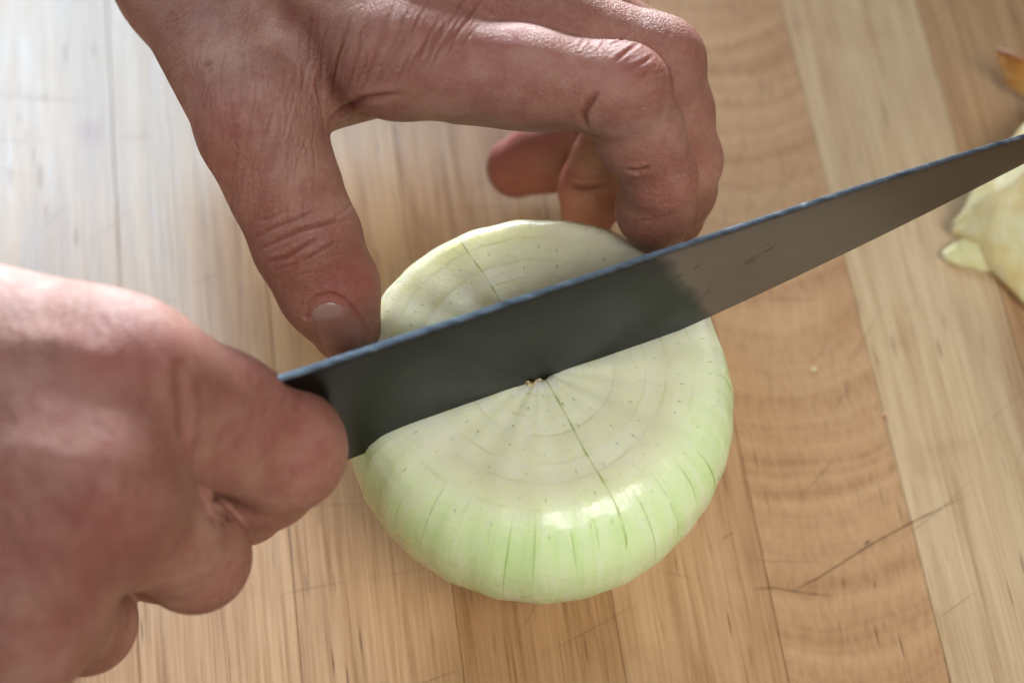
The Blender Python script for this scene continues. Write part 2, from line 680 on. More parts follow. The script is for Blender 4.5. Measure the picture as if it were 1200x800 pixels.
V, F = [], []
sec = [(-15, 6.5, 11), (-19, 8, 12), (-30, 8.5, 12), (-60, 8.5, 12.5), (-95, 9, 13), (-118, 9.5, 14), (-124, 7, 11)]
for u, hw, hh in sec:
    for k in range(16):
        a = 2 * math.pi * k / 16
        V.append(bl(u, hw * math.copysign(abs(math.cos(a)) ** .7, math.cos(a)), 87 + hh * math.copysign(abs(math.sin(a)) ** .7, math.sin(a))))
for i in range(len(sec) - 1):
    for k in range(16):
        a, b = i * 16 + k, i * 16 + (k + 1) % 16
        F.append((a, b, b + 16, a + 16))
F.append(tuple(range(16))[::-1])
F.append(tuple((len(sec) - 1) * 16 + k for k in range(16)))
mesh_from("handle", V, F, True, handle_mat(), knife)


# ---------------------------------------------------------------- hands: smooth bodies from a distance field
class Field:
    def __init__(self, lo, hi, vox):
        self.lo = np.array(lo, float)
        self.vox = vox
        self.n = np.ceil((np.array(hi) - self.lo) / vox).astype(int) + 1
        self.ax = [(self.lo[i] + vox * np.arange(self.n[i])).astype(np.float32) for i in range(3)]
        self.a = np.full(self.n, 30.0, np.float32)

    def like(self):
        f = Field.__new__(Field)
        f.lo, f.vox, f.n, f.ax = self.lo, self.vox, self.n, self.ax
        f.a = np.full(self.n, 30.0, np.float32)
        return f

    def sl(self, lo, hi):
        i0 = np.clip(np.floor((np.array(lo) - self.lo) / self.vox).astype(int), 0, self.n)
        i1 = np.clip(np.ceil((np.array(hi) - self.lo) / self.vox).astype(int) + 1, 0, self.n)
        return tuple(slice(a, b) for a, b in zip(i0, i1))

    def cone(self, a, b, ra, rb, k=4.0, flat=None, sub=False):
        """tapered round limb from a to b; flat=(axis, factor) squashes the section along axis"""
        a, b = np.array(a, float), np.array(b, float)
        m = max(ra, rb) * (1.6 if flat else 1.05) + k + 3
        s = self.sl(np.minimum(a, b) - m, np.maximum(a, b) + m)
        if any(q.stop <= q.start for q in s):
            return
        X = self.ax[0][s[0]][:, None, None] - np.float32(a[0])
        Y = self.ax[1][s[1]][None, :, None] - np.float32(a[1])
        Z = self.ax[2][s[2]][None, None, :] - np.float32(a[2])
        d = b - a
        L2 = max(float(d @ d), 1e-6)
        t = np.clip((X * d[0] + Y * d[1] + Z * d[2]) / L2, 0, 1).astype(np.float32)
        X, Y, Z = X - t * np.float32(d[0]), Y - t * np.float32(d[1]), Z - t * np.float32(d[2])
        q = X * X + Y * Y + Z * Z
        if flat:
            ax = np.array(flat[0], float)
            ax /= np.linalg.norm(ax)
            w = X * ax[0] + Y * ax[1] + Z * ax[2]
            q = q + w * w * (1 / flat[1] ** 2 - 1)
        dist = (np.sqrt(q) - (ra + (rb - ra) * t)).astype(np.float32)
        if flat and flat[1] < 1:
            pass
        cur = self.a[s]
        if sub:
            h = np.maximum(k - np.abs(cur + dist), 0) / k
            self.a[s] = np.maximum(cur, -dist) + h * h * k * 0.25
        else:
            h = np.maximum(k - np.abs(cur - dist), 0) / k
            self.a[s] = np.minimum(cur, dist) - h * h * k * 0.25

    def ball(self, c, r, k=4.0, **kw):
        self.cone(c, np.array(c) + 0.01, r, r, k, **kw)

    def merge(self, o, k):
        h = np.maximum(k - np.abs(self.a - o.a), 0) / k
        self.a = np.minimum(self.a, o.a) - h * h * k * 0.25

    def mesh(self):
        """naive surface nets"""
        a = self.a
        for ax in range(3):                                # close the body where it leaves the field
            for e in (0, -1):
                q = [slice(None)] * 3
                q[ax] = slice(0, 2) if e == 0 else slice(-2, None)
                a[tuple(q)] = np.maximum(a[tuple(q)], 0.3)
        ins = a < 0
        nx, ny, nz = a.shape
        c = np.zeros((nx - 1, ny - 1, nz - 1), np.int8)
        for i in (0, 1):
            for j in (0, 1):
                for k in (0, 1):
                    c += ins[i:nx - 1 + i, j:ny - 1 + j, k:nz - 1 + k]
        act = (c > 0) & (c < 8)
        idx = np.argwhere(act)
        vid = np.full(c.shape, -1, np.int64)
        vid[act] = np.arange(len(idx))
        I, J, K = idx.T
        cor = {(i, j, k): a[I + i, J + j, K + k] for i in (0, 1) for j in (0, 1) for k in (0, 1)}
        S = np.zeros((len(idx), 3))
        N = np.zeros(len(idx))
        for p in cor:
            for ax in range(3):
                if p[ax] == 0:
                    q = list(p)
                    q[ax] = 1
                    v0, v1 = cor[p], cor[tuple(q)]
                    x = (v0 < 0) != (v1 < 0)
                    t = np.where(x, v0 / np.where(x, v0 - v1, 1), 0)
                    for d in range(3):
                        S[:, d] += np.where(x, (p[d] + t) if d == ax else p[d], 0)
                    N += x
        V = (idx + S / N[:, None]) * self.vox + self.lo
        quads = []
        for ax in range(3):
            u, v = [(1, 2), (2, 0), (0, 1)][ax]
            s0 = [slice(None)] * 3
            s1 = [slice(None)] * 3
            s0[ax] = slice(0, -1)
            s1[ax] = slice(1, None)
            A, B = ins[tuple(s0)], ins[tuple(s1)]
            ed = np.argwhere(A != B)
            ed = ed[(ed[:, u] > 0) & (ed[:, v] > 0) & (ed[:, u] < a.shape[u] - 1) & (ed[:, v] < a.shape[v] - 1)]
            fl = A[tuple(ed.T)]

            def g(du, dv):
                e = ed.copy()
                e[:, u] += du
                e[:, v] += dv
                return vid[tuple(e.T)]
            Q = np.stack([g(-1, -1), g(0, -1), g(0, 0), g(-1, 0)], 1)
            Q[~fl] = Q[~fl][:, ::-1]
            quads.append(Q)
        return V, np.concatenate(quads)


def chain(f, pts, rad, k=3.0):
    for i in range(len(pts) - 1):
        f.cone(pts[i], pts[i + 1], rad[i], rad[i + 1], k)


def vnormals(V, F):
    n = np.cross(V[F[:, 2]] - V[F[:, 0]], V[F[:, 3]] - V[F[:, 1]])
    N = np.zeros_like(V)
    for k in range(4):
        for d in range(3):
            N[:, d] += np.bincount(F[:, k], weights=n[:, d], minlength=len(V))
    return N / np.maximum(np.linalg.norm(N, axis=1), 1e-9)[:, None]


def subdivide(V, F):
    """one Catmull-Clark-like split with light smoothing, vectorised"""
    nv = len(V)
    fc = V[F].mean(1)
    E = np.stack([F, np.roll(F, -1, 1)], 2).reshape(-1, 2)
    Es = np.sort(E, 1)
    key = Es[:, 0].astype(np.int64) * nv + Es[:, 1]
    uk, first, inv = np.unique(key, return_index=True, return_inverse=True)
    ue = Es[first]
    fid = np.repeat(np.arange(len(F)), 4)
    fsum = np.stack([np.bincount(inv, weights=fc[fid, d], minlength=len(uk)) for d in range(3)], 1)
    fcnt = np.bincount(inv, minlength=len(uk))[:, None]
    em = (V[ue[:, 0]] + V[ue[:, 1]]) / 2
    ev = (em * 2 + fsum) / (2 + fcnt)
    val = np.bincount(ue.ravel(), minlength=nv)[:, None].astype(float)
    R = np.stack([np.bincount(ue.ravel(), weights=np.repeat(em[:, d], 2), minlength=nv) for d in range(3)], 1) / np.maximum(val, 1)
    Q = np.stack([np.bincount(F.ravel(), weights=np.repeat(fc[:, d], 4), minlength=nv) for d in range(3)], 1) / np.maximum(val, 1)
    NVv = (Q + 2 * R + (val - 3) * V) / np.maximum(val, 1)
    e = (inv + nv).reshape(-1, 4)
    f0 = np.arange(len(F)) + nv + len(uk)
    NF = np.concatenate([np.stack([F[:, i], e[:, i], f0, e[:, i - 1]], 1) for i in range(4)])
    return np.concatenate([NVv, ev, fc]), NF


class Sculpt:
    """mesh + creases drawn on it"""

    def __init__(self, V, F, sub):
        self.bvh = BVHTree.FromPolygons([Vector(v) for v in V], [tuple(int(i) for i in f) for f in F])
        for _ in range(sub):
            V, F = subdivide(V, F)
        self.V, self.F = V, F
        self.N = vnormals(V, F)
        self.h = np.zeros(len(V))
        self.k = 0.7
        self.red = np.zeros(len(V))
        self.dark = np.zeros(len(V))

    def hit(self, px, py):
        d = Vector(ray(px, py)).normalized()
        r = self.bvh.ray_cast(Vector(CAM), d)
        return None if r[0] is None else np.array(r[0])

    def line(self, pix, depth, width, ridge=0.35, red=0.0, step=3.0, taper=True, dk=0.0):
        pix = np.array(pix, float)
        seg = np.linalg.norm(np.diff(pix, axis=0), axis=1)
        s = np.concatenate([[0], np.cumsum(seg)])
        n = max(3, int(s[-1] / step))
        q = np.linspace(0, s[-1], n)
        P = []
        T = []
        for t in q:
            p = self.hit(np.interp(t, s, pix[:, 0]), np.interp(t, s, pix[:, 1]))
            if p is not None:
                if P and np.linalg.norm(p - P[-1]) > 4:
                    continue
                P.append(p)
                T.append(t / s[-1])
        if len(P) < 2:
            return
        P = np.array(P)
        T = np.array(T)
        width = width * (.8 if depth > 0 else 1)
        m = width * 3.5
        sel = np.where(np.all((self.V > P.min(0) - m) & (self.V < P.max(0) + m), axis=1))[0]
        if not len(sel):
            return
        W = self.V[sel]
        best = np.full(len(sel), 1e9)
        tt = np.zeros(len(sel))
        for i in range(len(P) - 1):
            ab = P[i + 1] - P[i]
            u = np.clip(((W - P[i]) @ ab) / max(ab @ ab, 1e-9), 0, 1)
            dd = np.linalg.norm(W - P[i] - u[:, None] * ab, axis=1)
            b = dd < best
            best[b] = dd[b]
            tt[b] = (T[i] + (T[i + 1] - T[i]) * u)[b]
        amp = np.clip(np.minimum(tt, 1 - tt) / 0.25, 0.0, 1) ** 0.7 if taper else 1.0
        g = np.exp(-(best / width) ** 2)
        rg = np.exp(-((best - 2.1 * width) / (width * 1.1)) ** 2)
        depth = depth * self.k
        self.h[sel] += amp * (-depth * g + ridge * depth * rg)
        self.red[sel] += red * amp * g
        self.dark[sel] = np.maximum(self.dark[sel], dk * amp * g)  # shade inside the fold, painted as darker skin

    def spot(self, px, py, rad, red=0.0, dark=0.0, h=0.0, p=None):
        p = self.hit(px, py) if p is None else p
        if p is None:
            return
        d = np.linalg.norm(self.V - p, axis=1)
        g = np.exp(-(d / rad) ** 2)
        self.red += red * g
        self.dark += dark * g
        self.h += h * g

    def build(self, name, mat, parent):
        V = self.V + self.N * self.h[:, None]
        o = mesh_from(name, V, self.F, True, mat, parent)
        put_attr(o, "red", np.clip(self.red, 0, 1))
        put_attr(o, "spot", np.clip(self.dark, 0, 1))
        return o


def skin_mat(name, bumpk=1.0):
    m = NT(name)
    co = m.coord("Object")
    n1 = m.noise(co, 38, 4, 0.6)
    n2 = m.noise(co, 160, 3, 0.6)
    n3 = m.noise(co, 800, 2, 0.5)
    c = m.ramp(n1, [(0.36, srgb(150, 101, 83)), (0.5, srgb(167, 118, 99)), (0.64, srgb(181, 135, 116))])
    c = m.mix(m.ramp(n2, [(0.42, 0.0), (0.62, 0.5)]), c, srgb(152, 90, 77))
    c = m.mix(m.ramp(n3, [(0.45, 0.0), (0.72, 0.25)]), c, srgb(190, 146, 132))
    c = m.mix(m.math('MULTIPLY', m.attr("red"), 0.6), c, srgb(152, 66, 60))
    c = m.mix(m.attr("spot"), c, srgb(112, 66, 42))  # freckles, and the painted shade of the folds
    m.P("Base Color", c)
    m.P("Subsurface Weight", 0.2)
    m.P("Subsurface Radius", (1.0, 0.32, 0.18))
    m.P("Subsurface Scale", 0.0035)
    m.P("Roughness", m.math('ADD', m.math('MULTIPLY', n2, 0.2), 0.46))
    m.P("Specular IOR Level", 0.38)
    # skin relief: polygonal cells, finer pores and longer folds
    wv = m.n("ShaderNodeVectorMath", operation='ADD')
    m.set(wv.inputs[0], co)
    nz = m.n("ShaderNodeTexNoise")
    m.set(nz.inputs["Vector"], co)
    nz.inputs["Scale"].default_value = 300
    sc = m.n("ShaderNodeVectorMath", operation='SCALE')
    m.set(sc.inputs[0], nz.outputs["Color"])
    sc.inputs["Scale"].default_value = 0.0012
    m.set(wv.inputs[1], sc.outputs[0])
    cell = m.voro(wv.outputs[0], 850, 'DISTANCE_TO_EDGE')
    cellh = m.ramp(cell, [(0.0, 0.0), (0.22, 1.0)])
    cell2 = m.voro(wv.outputs[0], 1300, 'DISTANCE_TO_EDGE')
    h = m.math('ADD', m.math('MULTIPLY', cellh, 0.5), m.math('MULTIPLY', m.ramp(cell2, [(0, 0), (.2, 1.0)]), 0.25))
    h = m.math('ADD', h, m.math('MULTIPLY', n2, 0.5))
    h = m.math('ADD', h, m.math('MULTIPLY', n3, 0.5))
    b0 = m.bump(m.noise(co, 130, 3, .55), 0.0011, 0.35)
    m.P("Normal", m.bump(h, 0.00030 * bumpk, 0.5, b0))
    return m.mat


SKIN = skin_mat("skin")

# ---- the hand that steadies the onion (its wrist leaves the frame at the top)
def P3(px, py, z):
    return unp(px, py, z)


f = Field((-125, -8, 4), (58, 150, 132), 0.62)
wrist = np.array([-95.0, 152, 98])
tC, tM, tI, tT = P3(224, -35, 82), P3(304, 150, 93), P3(360, 283, 79), P3(404, 386, 63)
iM, iP, iD, iT = P3(468, 66, 106), P3(733, 107, 102), P3(772, 207, 80), P3(769, 276, 60)
mM, mP, mD, mT = P3(490, -22, 107), P3(776, 72, 97), P3(802, 188, 69), P3(793, 255, 47)
rM, rP, rD, rT = np.array([-16, 92, 99.0]), np.array([29, 82, 70.0]), P3(712, 188, 42), P3(690, 248, 27)
pM, pP, pD, pT = np.array([-8, 108, 87.0]), np.array([25, 99, 48.0]), P3(678, 165, 24), P3(606, 196, 15)
# palm and back of the hand
f.cone(wrist, iM, 17, 13.0, 8)
f.cone(wrist + [6, 6, 2], mM, 17, 12.5, 8)
f.cone(wrist + [14, 10, -4], rM, 16, 12, 8)
f.cone(wrist + [20, 12, -12], pM, 15, 11.5, 8)
f.cone(wrist + [-2, -8, -4], tC, 20, 17, 10)
f.cone(tC, tM, 17.5, 13.2, 10)
f.cone(tC + [8, 2, -2], P3(420, 62, 92), 16, 10, 10)          # muscle between thumb and index
f.cone(P3(345, 112, 89), P3(440, 84, 92), 9.5, 9.5, 9)
f.cone(P3(540, 100, 95), P3(640, 106, 95), 8.5, 8.5, 5)
# thumb
chain(f, [tM, (tM + tI) / 2, tI], [13.2, 11.8, 11.9], 5)
chain(f, [tI, tI * .45 + tT * .55, tT], [11.7, 10.6, 7.6], 4)
f.cone(tI * .5 + tT * .5 + [4.0, 0.5, -1], tT + [1.5, 1, -3], 7.2, 5.5, 4)
G = f.like()


def finger(M, P, D, T, r, pad):
    g = f.like()
    chain(g, [M, (M * .45 + P * .55), P], [r[0], r[1], r[2]], 5)
    g.ball(P * .97 + M * .03, r[2] * 1.0, 3)
    h = f.like()
    chain(h, [P, (P + D) / 2, D], [r[2] * .98, r[3], r[4]], 3)
    chain(h, [D, (D + T) / 2, T], [r[4], r[5], r[6]], 3)
    h.ball((D + T) / 2 + pad, r[5] * .86, 4)
    h.ball((P + D) / 2 + pad, r[3] * .84, 4)
    g.merge(h, 1.6)
    return g


padi = np.array([-1.8, -1.0, -0.5])
G.merge(finger(iM, iP, iD, iT, [12.5, 10.4, 10.2, 9.2, 8.4, 8.3, 6.6], padi), 0.8)
G.merge(finger(mM, mP, mD, mT, [12, 10.2, 9.8, 9.0, 8.6, 8.2, 6.8], padi), 0.8)
G.merge(finger(rM, rP, rD, rT, [11.5, 9.8, 9.6, 9.2, 8.6, 8.6, 7.2], padi), 0.8)
G.merge(finger(pM, pP, pD, pT, [10.5, 9.2, 9.0, 8.8, 8.6, 9.2, 8.2], np.array([0, -1, -.5])), 0.8)
f.merge(G, 7)
V, F = f.mesh()
L = Sculpt(V, F, 1)

left = empty("hand", (tC + [0, 0, -20]))
tag(left, "left hand with arched fingers and thumb, steadying the onion", "hand")
Rnd = random.Random(4)


def wob_line(x0, y0, x1, y1, amp=2.0, n=6):
    p = []
    for i in range(n):
        t = i / (n - 1)
        p.append((x0 + (x1 - x0) * t + Rnd.uniform(-amp, amp), y0 + (y1 - y0) * t + Rnd.uniform(-amp, amp)))
    return p


# thumb: folds over the joint
L.line([(296, 282), (318, 268), (345, 258), (378, 243)], .35, .55, red=.3, dk=.4)
L.line([(304, 293), (330, 280), (352, 270), (390, 260), (410, 255)], .6, .6, red=.5, dk=.4)
L.line([(311, 307), (335, 302), (355, 289), (375, 278)], .6, .6, red=.5, dk=.4)
L.line([(352, 308), (372, 296), (398, 281)], .35, .5, red=.35, dk=.4)
L.line([(325, 318), (345, 310), (352, 305)], .25, .45, red=.2)
L.line([(335, 332), (352, 322), (372, 318)], .2, .45)
L.line([(300, 262), (330, 250), (350, 246)], .2, .45)
L.line([(416, 236), (400, 250), (385, 262)], .3, .6)
for j in range(10):
    y = 250 + 9 * j + Rnd.uniform(-3, 3)
    x = 300 + 5.0 * j + Rnd.uniform(0, 40)
    L.line(wob_line(x, y + 12, x + Rnd.uniform(25, 60), y - 6), .1, .35)
# web and index base
L.line([(380, 160), (378, 130), (372, 100), (376, 60)], .9, .8, red=.3, dk=.4)
L.line([(383, 125), (390, 95), (398, 60), (410, 35)], .7, .7, red=.2, dk=.4)
L.line([(383, 147), (402, 128), (425, 117), (470, 110)], 1.2, 1.0, red=.4, dk=.4)
L.line([(485, 110), (488, 85), (492, 65), (502, 45)], .3, .6, red=.2)
for j in range(46):                 # fan of folds from the web up over the back
    x = 345 + 4 * j + Rnd.uniform(-4, 4)
    y = 105 - .7 * j + Rnd.uniform(-25, 20)
    ln = Rnd.uniform(40, 90)
    dx = (0.12 + 0.013 * j) * ln
    L.line(wob_line(x, y, x + dx, y - ln, 2), Rnd.uniform(.10, .26), Rnd.uniform(.3, .5), red=.1, dk=Rnd.uniform(.15, .45))
for j in range(130):                 # fine folds along the thumb's base
    x = 225 + Rnd.uniform(0, 150)
    y = 40 + Rnd.uniform(0, 170) + (x - 225) * .25
    ln = Rnd.uniform(25, 70)
    L.line(wob_line(x, y, x + ln * Rnd.uniform(-.3, .12), y + ln, 2), Rnd.uniform(.08, .18), Rnd.uniform(.28, .45), dk=Rnd.uniform(.08, .3))
for j in range(60):
    x = 170 + Rnd.uniform(0, 260)
    y = Rnd.uniform(0, 110)
    ln = Rnd.uniform(15, 40)
    a = Rnd.uniform(.3, 1.4)
    L.line(wob_line(x, y, x + ln * math.cos(a), y - ln * math.sin(a), 1.5, 4), Rnd.uniform(.08, .16), .35, dk=Rnd.uniform(.05, .2))
# index: folds over the knuckle and at the joints
for a, b, c_, d_, e_ in [((676, 58), (690, 35), .3, .5, .1), ((702, 60), (712, 38), .35, .5, .2), ((716, 54), (738, 40), .35, .5, .3),
                         ((720, 72), (750, 50), .6, .6, .5), ((735, 84), (766, 66), .45, .5, .4), ((742, 92), (776, 84), .35, .5, .2),
                         ((752, 118), (783, 105), .3, .5, .1), ((745, 97), (772, 76), .3, .5, .2)]:
    L.line(wob_line(a[0], a[1], b[0], b[1], 1.5, 5), c_, d_, red=e_)
L.line([(686, 150), (683, 135), (690, 122), (702, 108)], 1.1, .9, red=.4, dk=.4)
L.line([(733, 200), (748, 201), (762, 196)], .9, .8, red=.4, dk=.4)
for yy in (176, 183, 190, 206):
    L.line(wob_line(786, yy, 816, yy - 6, 1), .2, .45)
L.line(wob_line(738, 262, 775, 254, 1), .25, .5, red=.2)
L.line(wob_line(785, 38, 778, 48, 1), .3, .6)
for j in range(50):
    x, y = 640 + Rnd.uniform(0, 120), 60 + Rnd.uniform(0, 100)
    ln = Rnd.uniform(8, 24)
    a = Rnd.uniform(.3, 1.0)
    L.line(wob_line(x, y, x + ln * math.cos(a), y - ln * math.sin(a), 1, 4), Rnd.uniform(.05, .12), .32)
for q_, r_ in ((rT, 11), (rD, 11), ((rT + rD) / 2, 9), (pT, 13), (pD, 13)):
    L.spot(0, 0, r_, red=.8, p=q_)
L.line([(668, 214), (685, 219), (705, 217), (722, 212)], .9, .9, red=.5, dk=.3)
# colour of the skin: red knuckles, freckles
for px, py, r_, red in [(620, 40, 16, .35), (740, 70, 10, .45), (800, 70, 10, .3), (250, 130, 12, .3), (285, 105, 8, .25), (400, 330, 9, .45), (430, 330, 8, .5),
                        (370, 250, 12, .2), (640, 185, 16, .9), (600, 190, 12, .8), (695, 240, 9, .6), (770, 230, 12, .3), (480, 40, 12, .25), (540, 60, 14, .2)]:
    L.spot(px, py, r_, red=red)
for px, py, r_, dk in [(246, 76, 1.0, .75), (248, 84, .7, .6), (236, 50, .9, .3), (201, 15, .8, .3), (284, 66, .7, .3), (338, 58, .6, .3), (262, 30, 1.2, .2)]:
    L.spot(px, py, r_, dark=dk)
# tendon and vein relief
for c in [((200, 0), (230, 60), (270, 150)), ((300, -20), (380, 10), (450, 30))]:
    L.line(c, -.7, 3.0, ridge=0, taper=True)
def nail_mat():
    m = NT("fingernail")
    co = m.coord("Object")
    c = m.ramp(m.noise(co, 260, 3), [(0.3, srgb(150, 104, 90)), (0.7, srgb(166, 120, 106))])
    c = m.mix(m.attr("lunula"), c, srgb(168, 136, 125))
    m.P("Base Color", c)
    m.P("Subsurface Weight", 0.2)
    m.P("Subsurface Radius", (1, .4, .25))
    m.P("Subsurface Scale", 0.002)
    m.P("Roughness", 0.26)
    m.P("Normal", m.bump(m.noise(co, 700, 2), 0.0001, 0.3))
    return m.mat


def nail(S, lft, rgt, arc, parent):
    """plate laid on the finger between two edges drawn on it (pixels), thickness 0.5 mm"""
    ns, nt = 17, 25
    top = np.full((nt, ns, 3), np.nan)
    lft, rgt = np.array(lft, float), np.array(rgt, float)
    for i in range(nt):
        t = i / (nt - 1)
        a = np.array([np.interp(t, np.linspace(0, 1, len(lft)), lft[:, k]) for k in (0, 1)])
        b = np.array([np.interp(t, np.linspace(0, 1, len(rgt)), rgt[:, k]) for k in (0, 1)])
        for j in range(ns):
            q = j / (ns - 1)
            p = a * (1 - q) + b * q
            p = p - np.array([0.35, 1.0]) * arc * (1 - (2 * q - 1) ** 2) * (1 - t)
            hp = S.hit(*p)
            if hp is not None:
                top[i, j] = hp
    for i in range(nt):                                   # fill misses at the outline
        ok = ~np.isnan(top[i, :, 0])
        if ok.sum() < 2:
            top[i] = top[i - 1]
            continue
        x = np.arange(ns)
        for k in range(3):
            top[i, :, k] = np.interp(x, x[ok], top[i, ok, k])
    for _ in range(3):
        top[1:-1, 1:-1] = (top[:-2, 1:-1] + top[2:, 1:-1] + top[1:-1, :-2] + top[1:-1, 2:]) / 4
    du = np.gradient(top, axis=1)
    dv = np.gradient(top, axis=0)
    nn = np.cross(dv, du)
    nn /= np.maximum(np.linalg.norm(nn, axis=2), 1e-9)[..., None]
    if np.sum(nn * (CAM - top)) < 0:
        nn = -nn
    s_ = np.linspace(0, 1, ns)[None, :]
    t_ = np.linspace(0, 1, nt)[:, None]
    rim = np.minimum(np.minimum(s_, 1 - s_) / 0.10, t_ / 0.07 + 0 * s_)
    lift = -0.45 + 0.75 * np.clip(rim, 0, 1) ** 0.6
    up_ = top + nn * lift[..., None]
    lo_ = top - nn * 0.8
    V = np.concatenate([up_.reshape(-1, 3), lo_.reshape(-1, 3)])
    F = []
    for i in range(nt - 1):
        for j in range(ns - 1):
            a = i * ns + j
            F.append((a, a + 1, a + ns + 1, a + ns))
            b = a + nt * ns
            F.append((b, b + ns, b + ns + 1, b + 1))
    ring = [j for j in range(ns)] + [i * ns + ns - 1 for i in range(1, nt)] + [(nt - 1) * ns + j for j in range(ns - 2, -1, -1)] + [i * ns for i in range(nt - 2, 0, -1)]
    for a, b in zip(ring, ring[1:] + ring[:1]):
        F.append((a, a + nt * ns, b + nt * ns, b))
    o = mesh_from("fingernail", V, F, True, nail_mat(), parent)
    lun = np.clip(1 - ((t_ / 0.34) ** 2 + ((s_ - .42) / .42) ** 2), 0, 1) ** .35
    put_attr(o, "lunula", np.concatenate([lun.ravel(), lun.ravel()]))
    return o


nl = [(360, 366), (366, 383), (374, 402), (384, 428)]
nr = [(408, 358), (422, 375), (432, 392), (440, 410)]
arc_px = [(358, 372), (362, 358), (373, 348), (388, 345), (403, 351), (414, 363), (424, 377), (433, 393)]
L.line(arc_px, .55, .7, ridge=.7, red=.25, taper=False)
lh = L.build("skin", SKIN, left)
nail(L, nl, nr, 11, left)


# ---- the hand on the knife
f = Field((-185, -125, 30), (-18, 40, 152), 0.8)
wrist = np.array([-165.0, -33, 108])
iM, iP, iD, iT = P3(150, 446, 112), P3(333, 527, 82), P3(285, 585, 62), np.array([-62, -12, 66.0])
mM, mP, mD, mT = P3(115, 570, 112), P3(228, 652, 70), P3(150, 640, 52), np.array([-84, -22, 66.0])
rM, rP, rD, rT = P3(30, 700, 98), P3(98, 728, 58), P3(40, 700, 48), np.array([-106, -28, 62.0])
pM, pP, pD, pT = np.array([-112, -92, 84.0]), np.array([-112, -82, 50.0]), np.array([-122, -62, 48.0]), np.array([-124, -40, 60.0])
f.cone(wrist + [0, 14, 8], iM, 22, 13.0, 9)
f.cone(wrist + [0, 0, 4], mM, 21, 12.6, 9)
f.cone(wrist + [0, -10, -4], rM, 20, 12.5, 9)
f.cone(wrist + [0, -18, -12], pM, 18, 12, 9)
for a_, b_, o1 in ((iM, mM, 5), (mM, rM, -5), (rM, pM, -14)):
    f.cone(wrist + [0, o1, 2], (a_ + b_) / 2 + [-3, 0, 1], 20, 12.6, 12)
    f.cone(a_ + [-4, 0, 0], b_ + [-4, 0, 0], 12.4, 12.0, 12)
f.cone(wrist + [5, 18, 0], iM + [-14, 10, -6], 22, 13, 12)         # muscle on the thumb side
G = f.like()
padr = np.array([-1.0, 1.5, 0])
G.merge(finger(iM, iP, iD, iT, [13.5, 13.8, 13.0, 11.6, 9.5, 9, 7.5], padr), 0.8)
G.merge(finger(mM, mP, mD, mT, [12.5, 12, 11.6, 10.6, 9.5, 9, 7.5], padr), 0.8)
G.merge(finger(rM, rP, rD, rT, [12, 11.4, 11, 10, 9, 8.5, 7], padr), 0.8)
G.merge(finger(pM, pP, pD, pT, [10.5, 9.8, 9.2, 8.6, 8, 7.5, 6.5], padr), 0.8)
f.merge(G, 11)
for z_, r_ in ((98, 1.8), (92, 2.2), (86, 2.5)):
    f.cone(P3(224, 572, z_), P3(252, 598, z_ - 5), r_ * .6, r_ * 1.1, 2.0, sub=True)
T_ = f.like()
chain(T_, [np.array([-140, -18, 84.0]), np.array([-108, -24, 70.0]), np.array([-86, -20, 64.0]), np.array([-70, -16, 62.0])], [17, 13, 10, 8], 5)
f.merge(T_, 3)
V, F = f.mesh()
Rh = Sculpt(V, F, 0)
right = empty("hand", (-120, -40, 60))
tag(right, "right hand clenched round the knife handle, seen over its knuckles", "hand")
Rh.k = 1.0
Rh.spot(122, 560, 7, h=1.3)
Rh.spot(60, 690, 8, h=.8)
for c in [((-20, 400), (60, 400), (140, 425)), ((-20, 520), (50, 535), (110, 560))]:
    Rh.line(c, -.8, 4.0, ridge=0, taper=True)
for j in range(90):
    x, y = Rnd.uniform(0, 200), Rnd.uniform(330, 760)
    ln = Rnd.uniform(15, 45)
    a = Rnd.uniform(.9, 1.8)
    Rh.line(wob_line(x, y, x + ln * math.cos(a), y + ln * math.sin(a), 2, 4), Rnd.uniform(.04, .12), .7, dk=Rnd.uniform(.1, .35))
for j in range(30):
    x, y = Rnd.uniform(225, 360), Rnd.uniform(430, 560)
    ln = Rnd.uniform(15, 40)
    a = Rnd.uniform(1.8, 2.5)
    Rh.line(wob_line(x, y, x + ln * math.cos(a), y + ln * math.sin(a), 2, 4), Rnd.uniform(.04, .1), .7, dk=Rnd.uniform(.08, .25))
for px, py, r_, red in [(105, 402, 9, .5), (150, 412, 8, .5), (200, 420, 8, .3), (122, 608, 7, .6), (352, 470, 8, .5), (300, 430, 7, .4), (370, 545, 8, .4), (330, 500, 6, .3), (90, 480, 8, .2),
                        (60, 560, 18, .2), (255, 480, 14, .2), (60, 680, 20, .3)]:
    Rh.spot(px, py, r_, red=red)
Rh.line([(208, 420), (214, 470), (216, 520), (222, 565)], .9, 1.8, ridge=.5, red=.2)
Rh.build("skin", SKIN, right)


# ---------------------------------------------------------------- scraps and marks on the board
def peel_mat(name, a, b, c, rough, trans):
    m = NT(name)
    co = m.coord("Object")
    st = m.noise(m.mapping(co, rot=(0, 0, .5), scale=(1, .12, 1)), 500, 3, .6)
    pt = m.noise(co, 90, 3, .6)
    col_ = m.ramp(st, [(0.3, srgb(*a)), (0.7, srgb(*b))])
    col_ = m.mix(m.ramp(pt, [(0.45, 0.0), (0.7, .8)]), col_, srgb(*c))
    m.P("Base Color", col_)
    m.P("Roughness", rough)
    m.P("Subsurface Weight", .4)
    m.P("Subsurface Radius", (1, .8, .4))
    m.P("Subsurface Scale", .003)
    m.P("Transmission Weight", trans)
    m.P("Normal", m.bump(st, .0003, .5))
    return m.mat


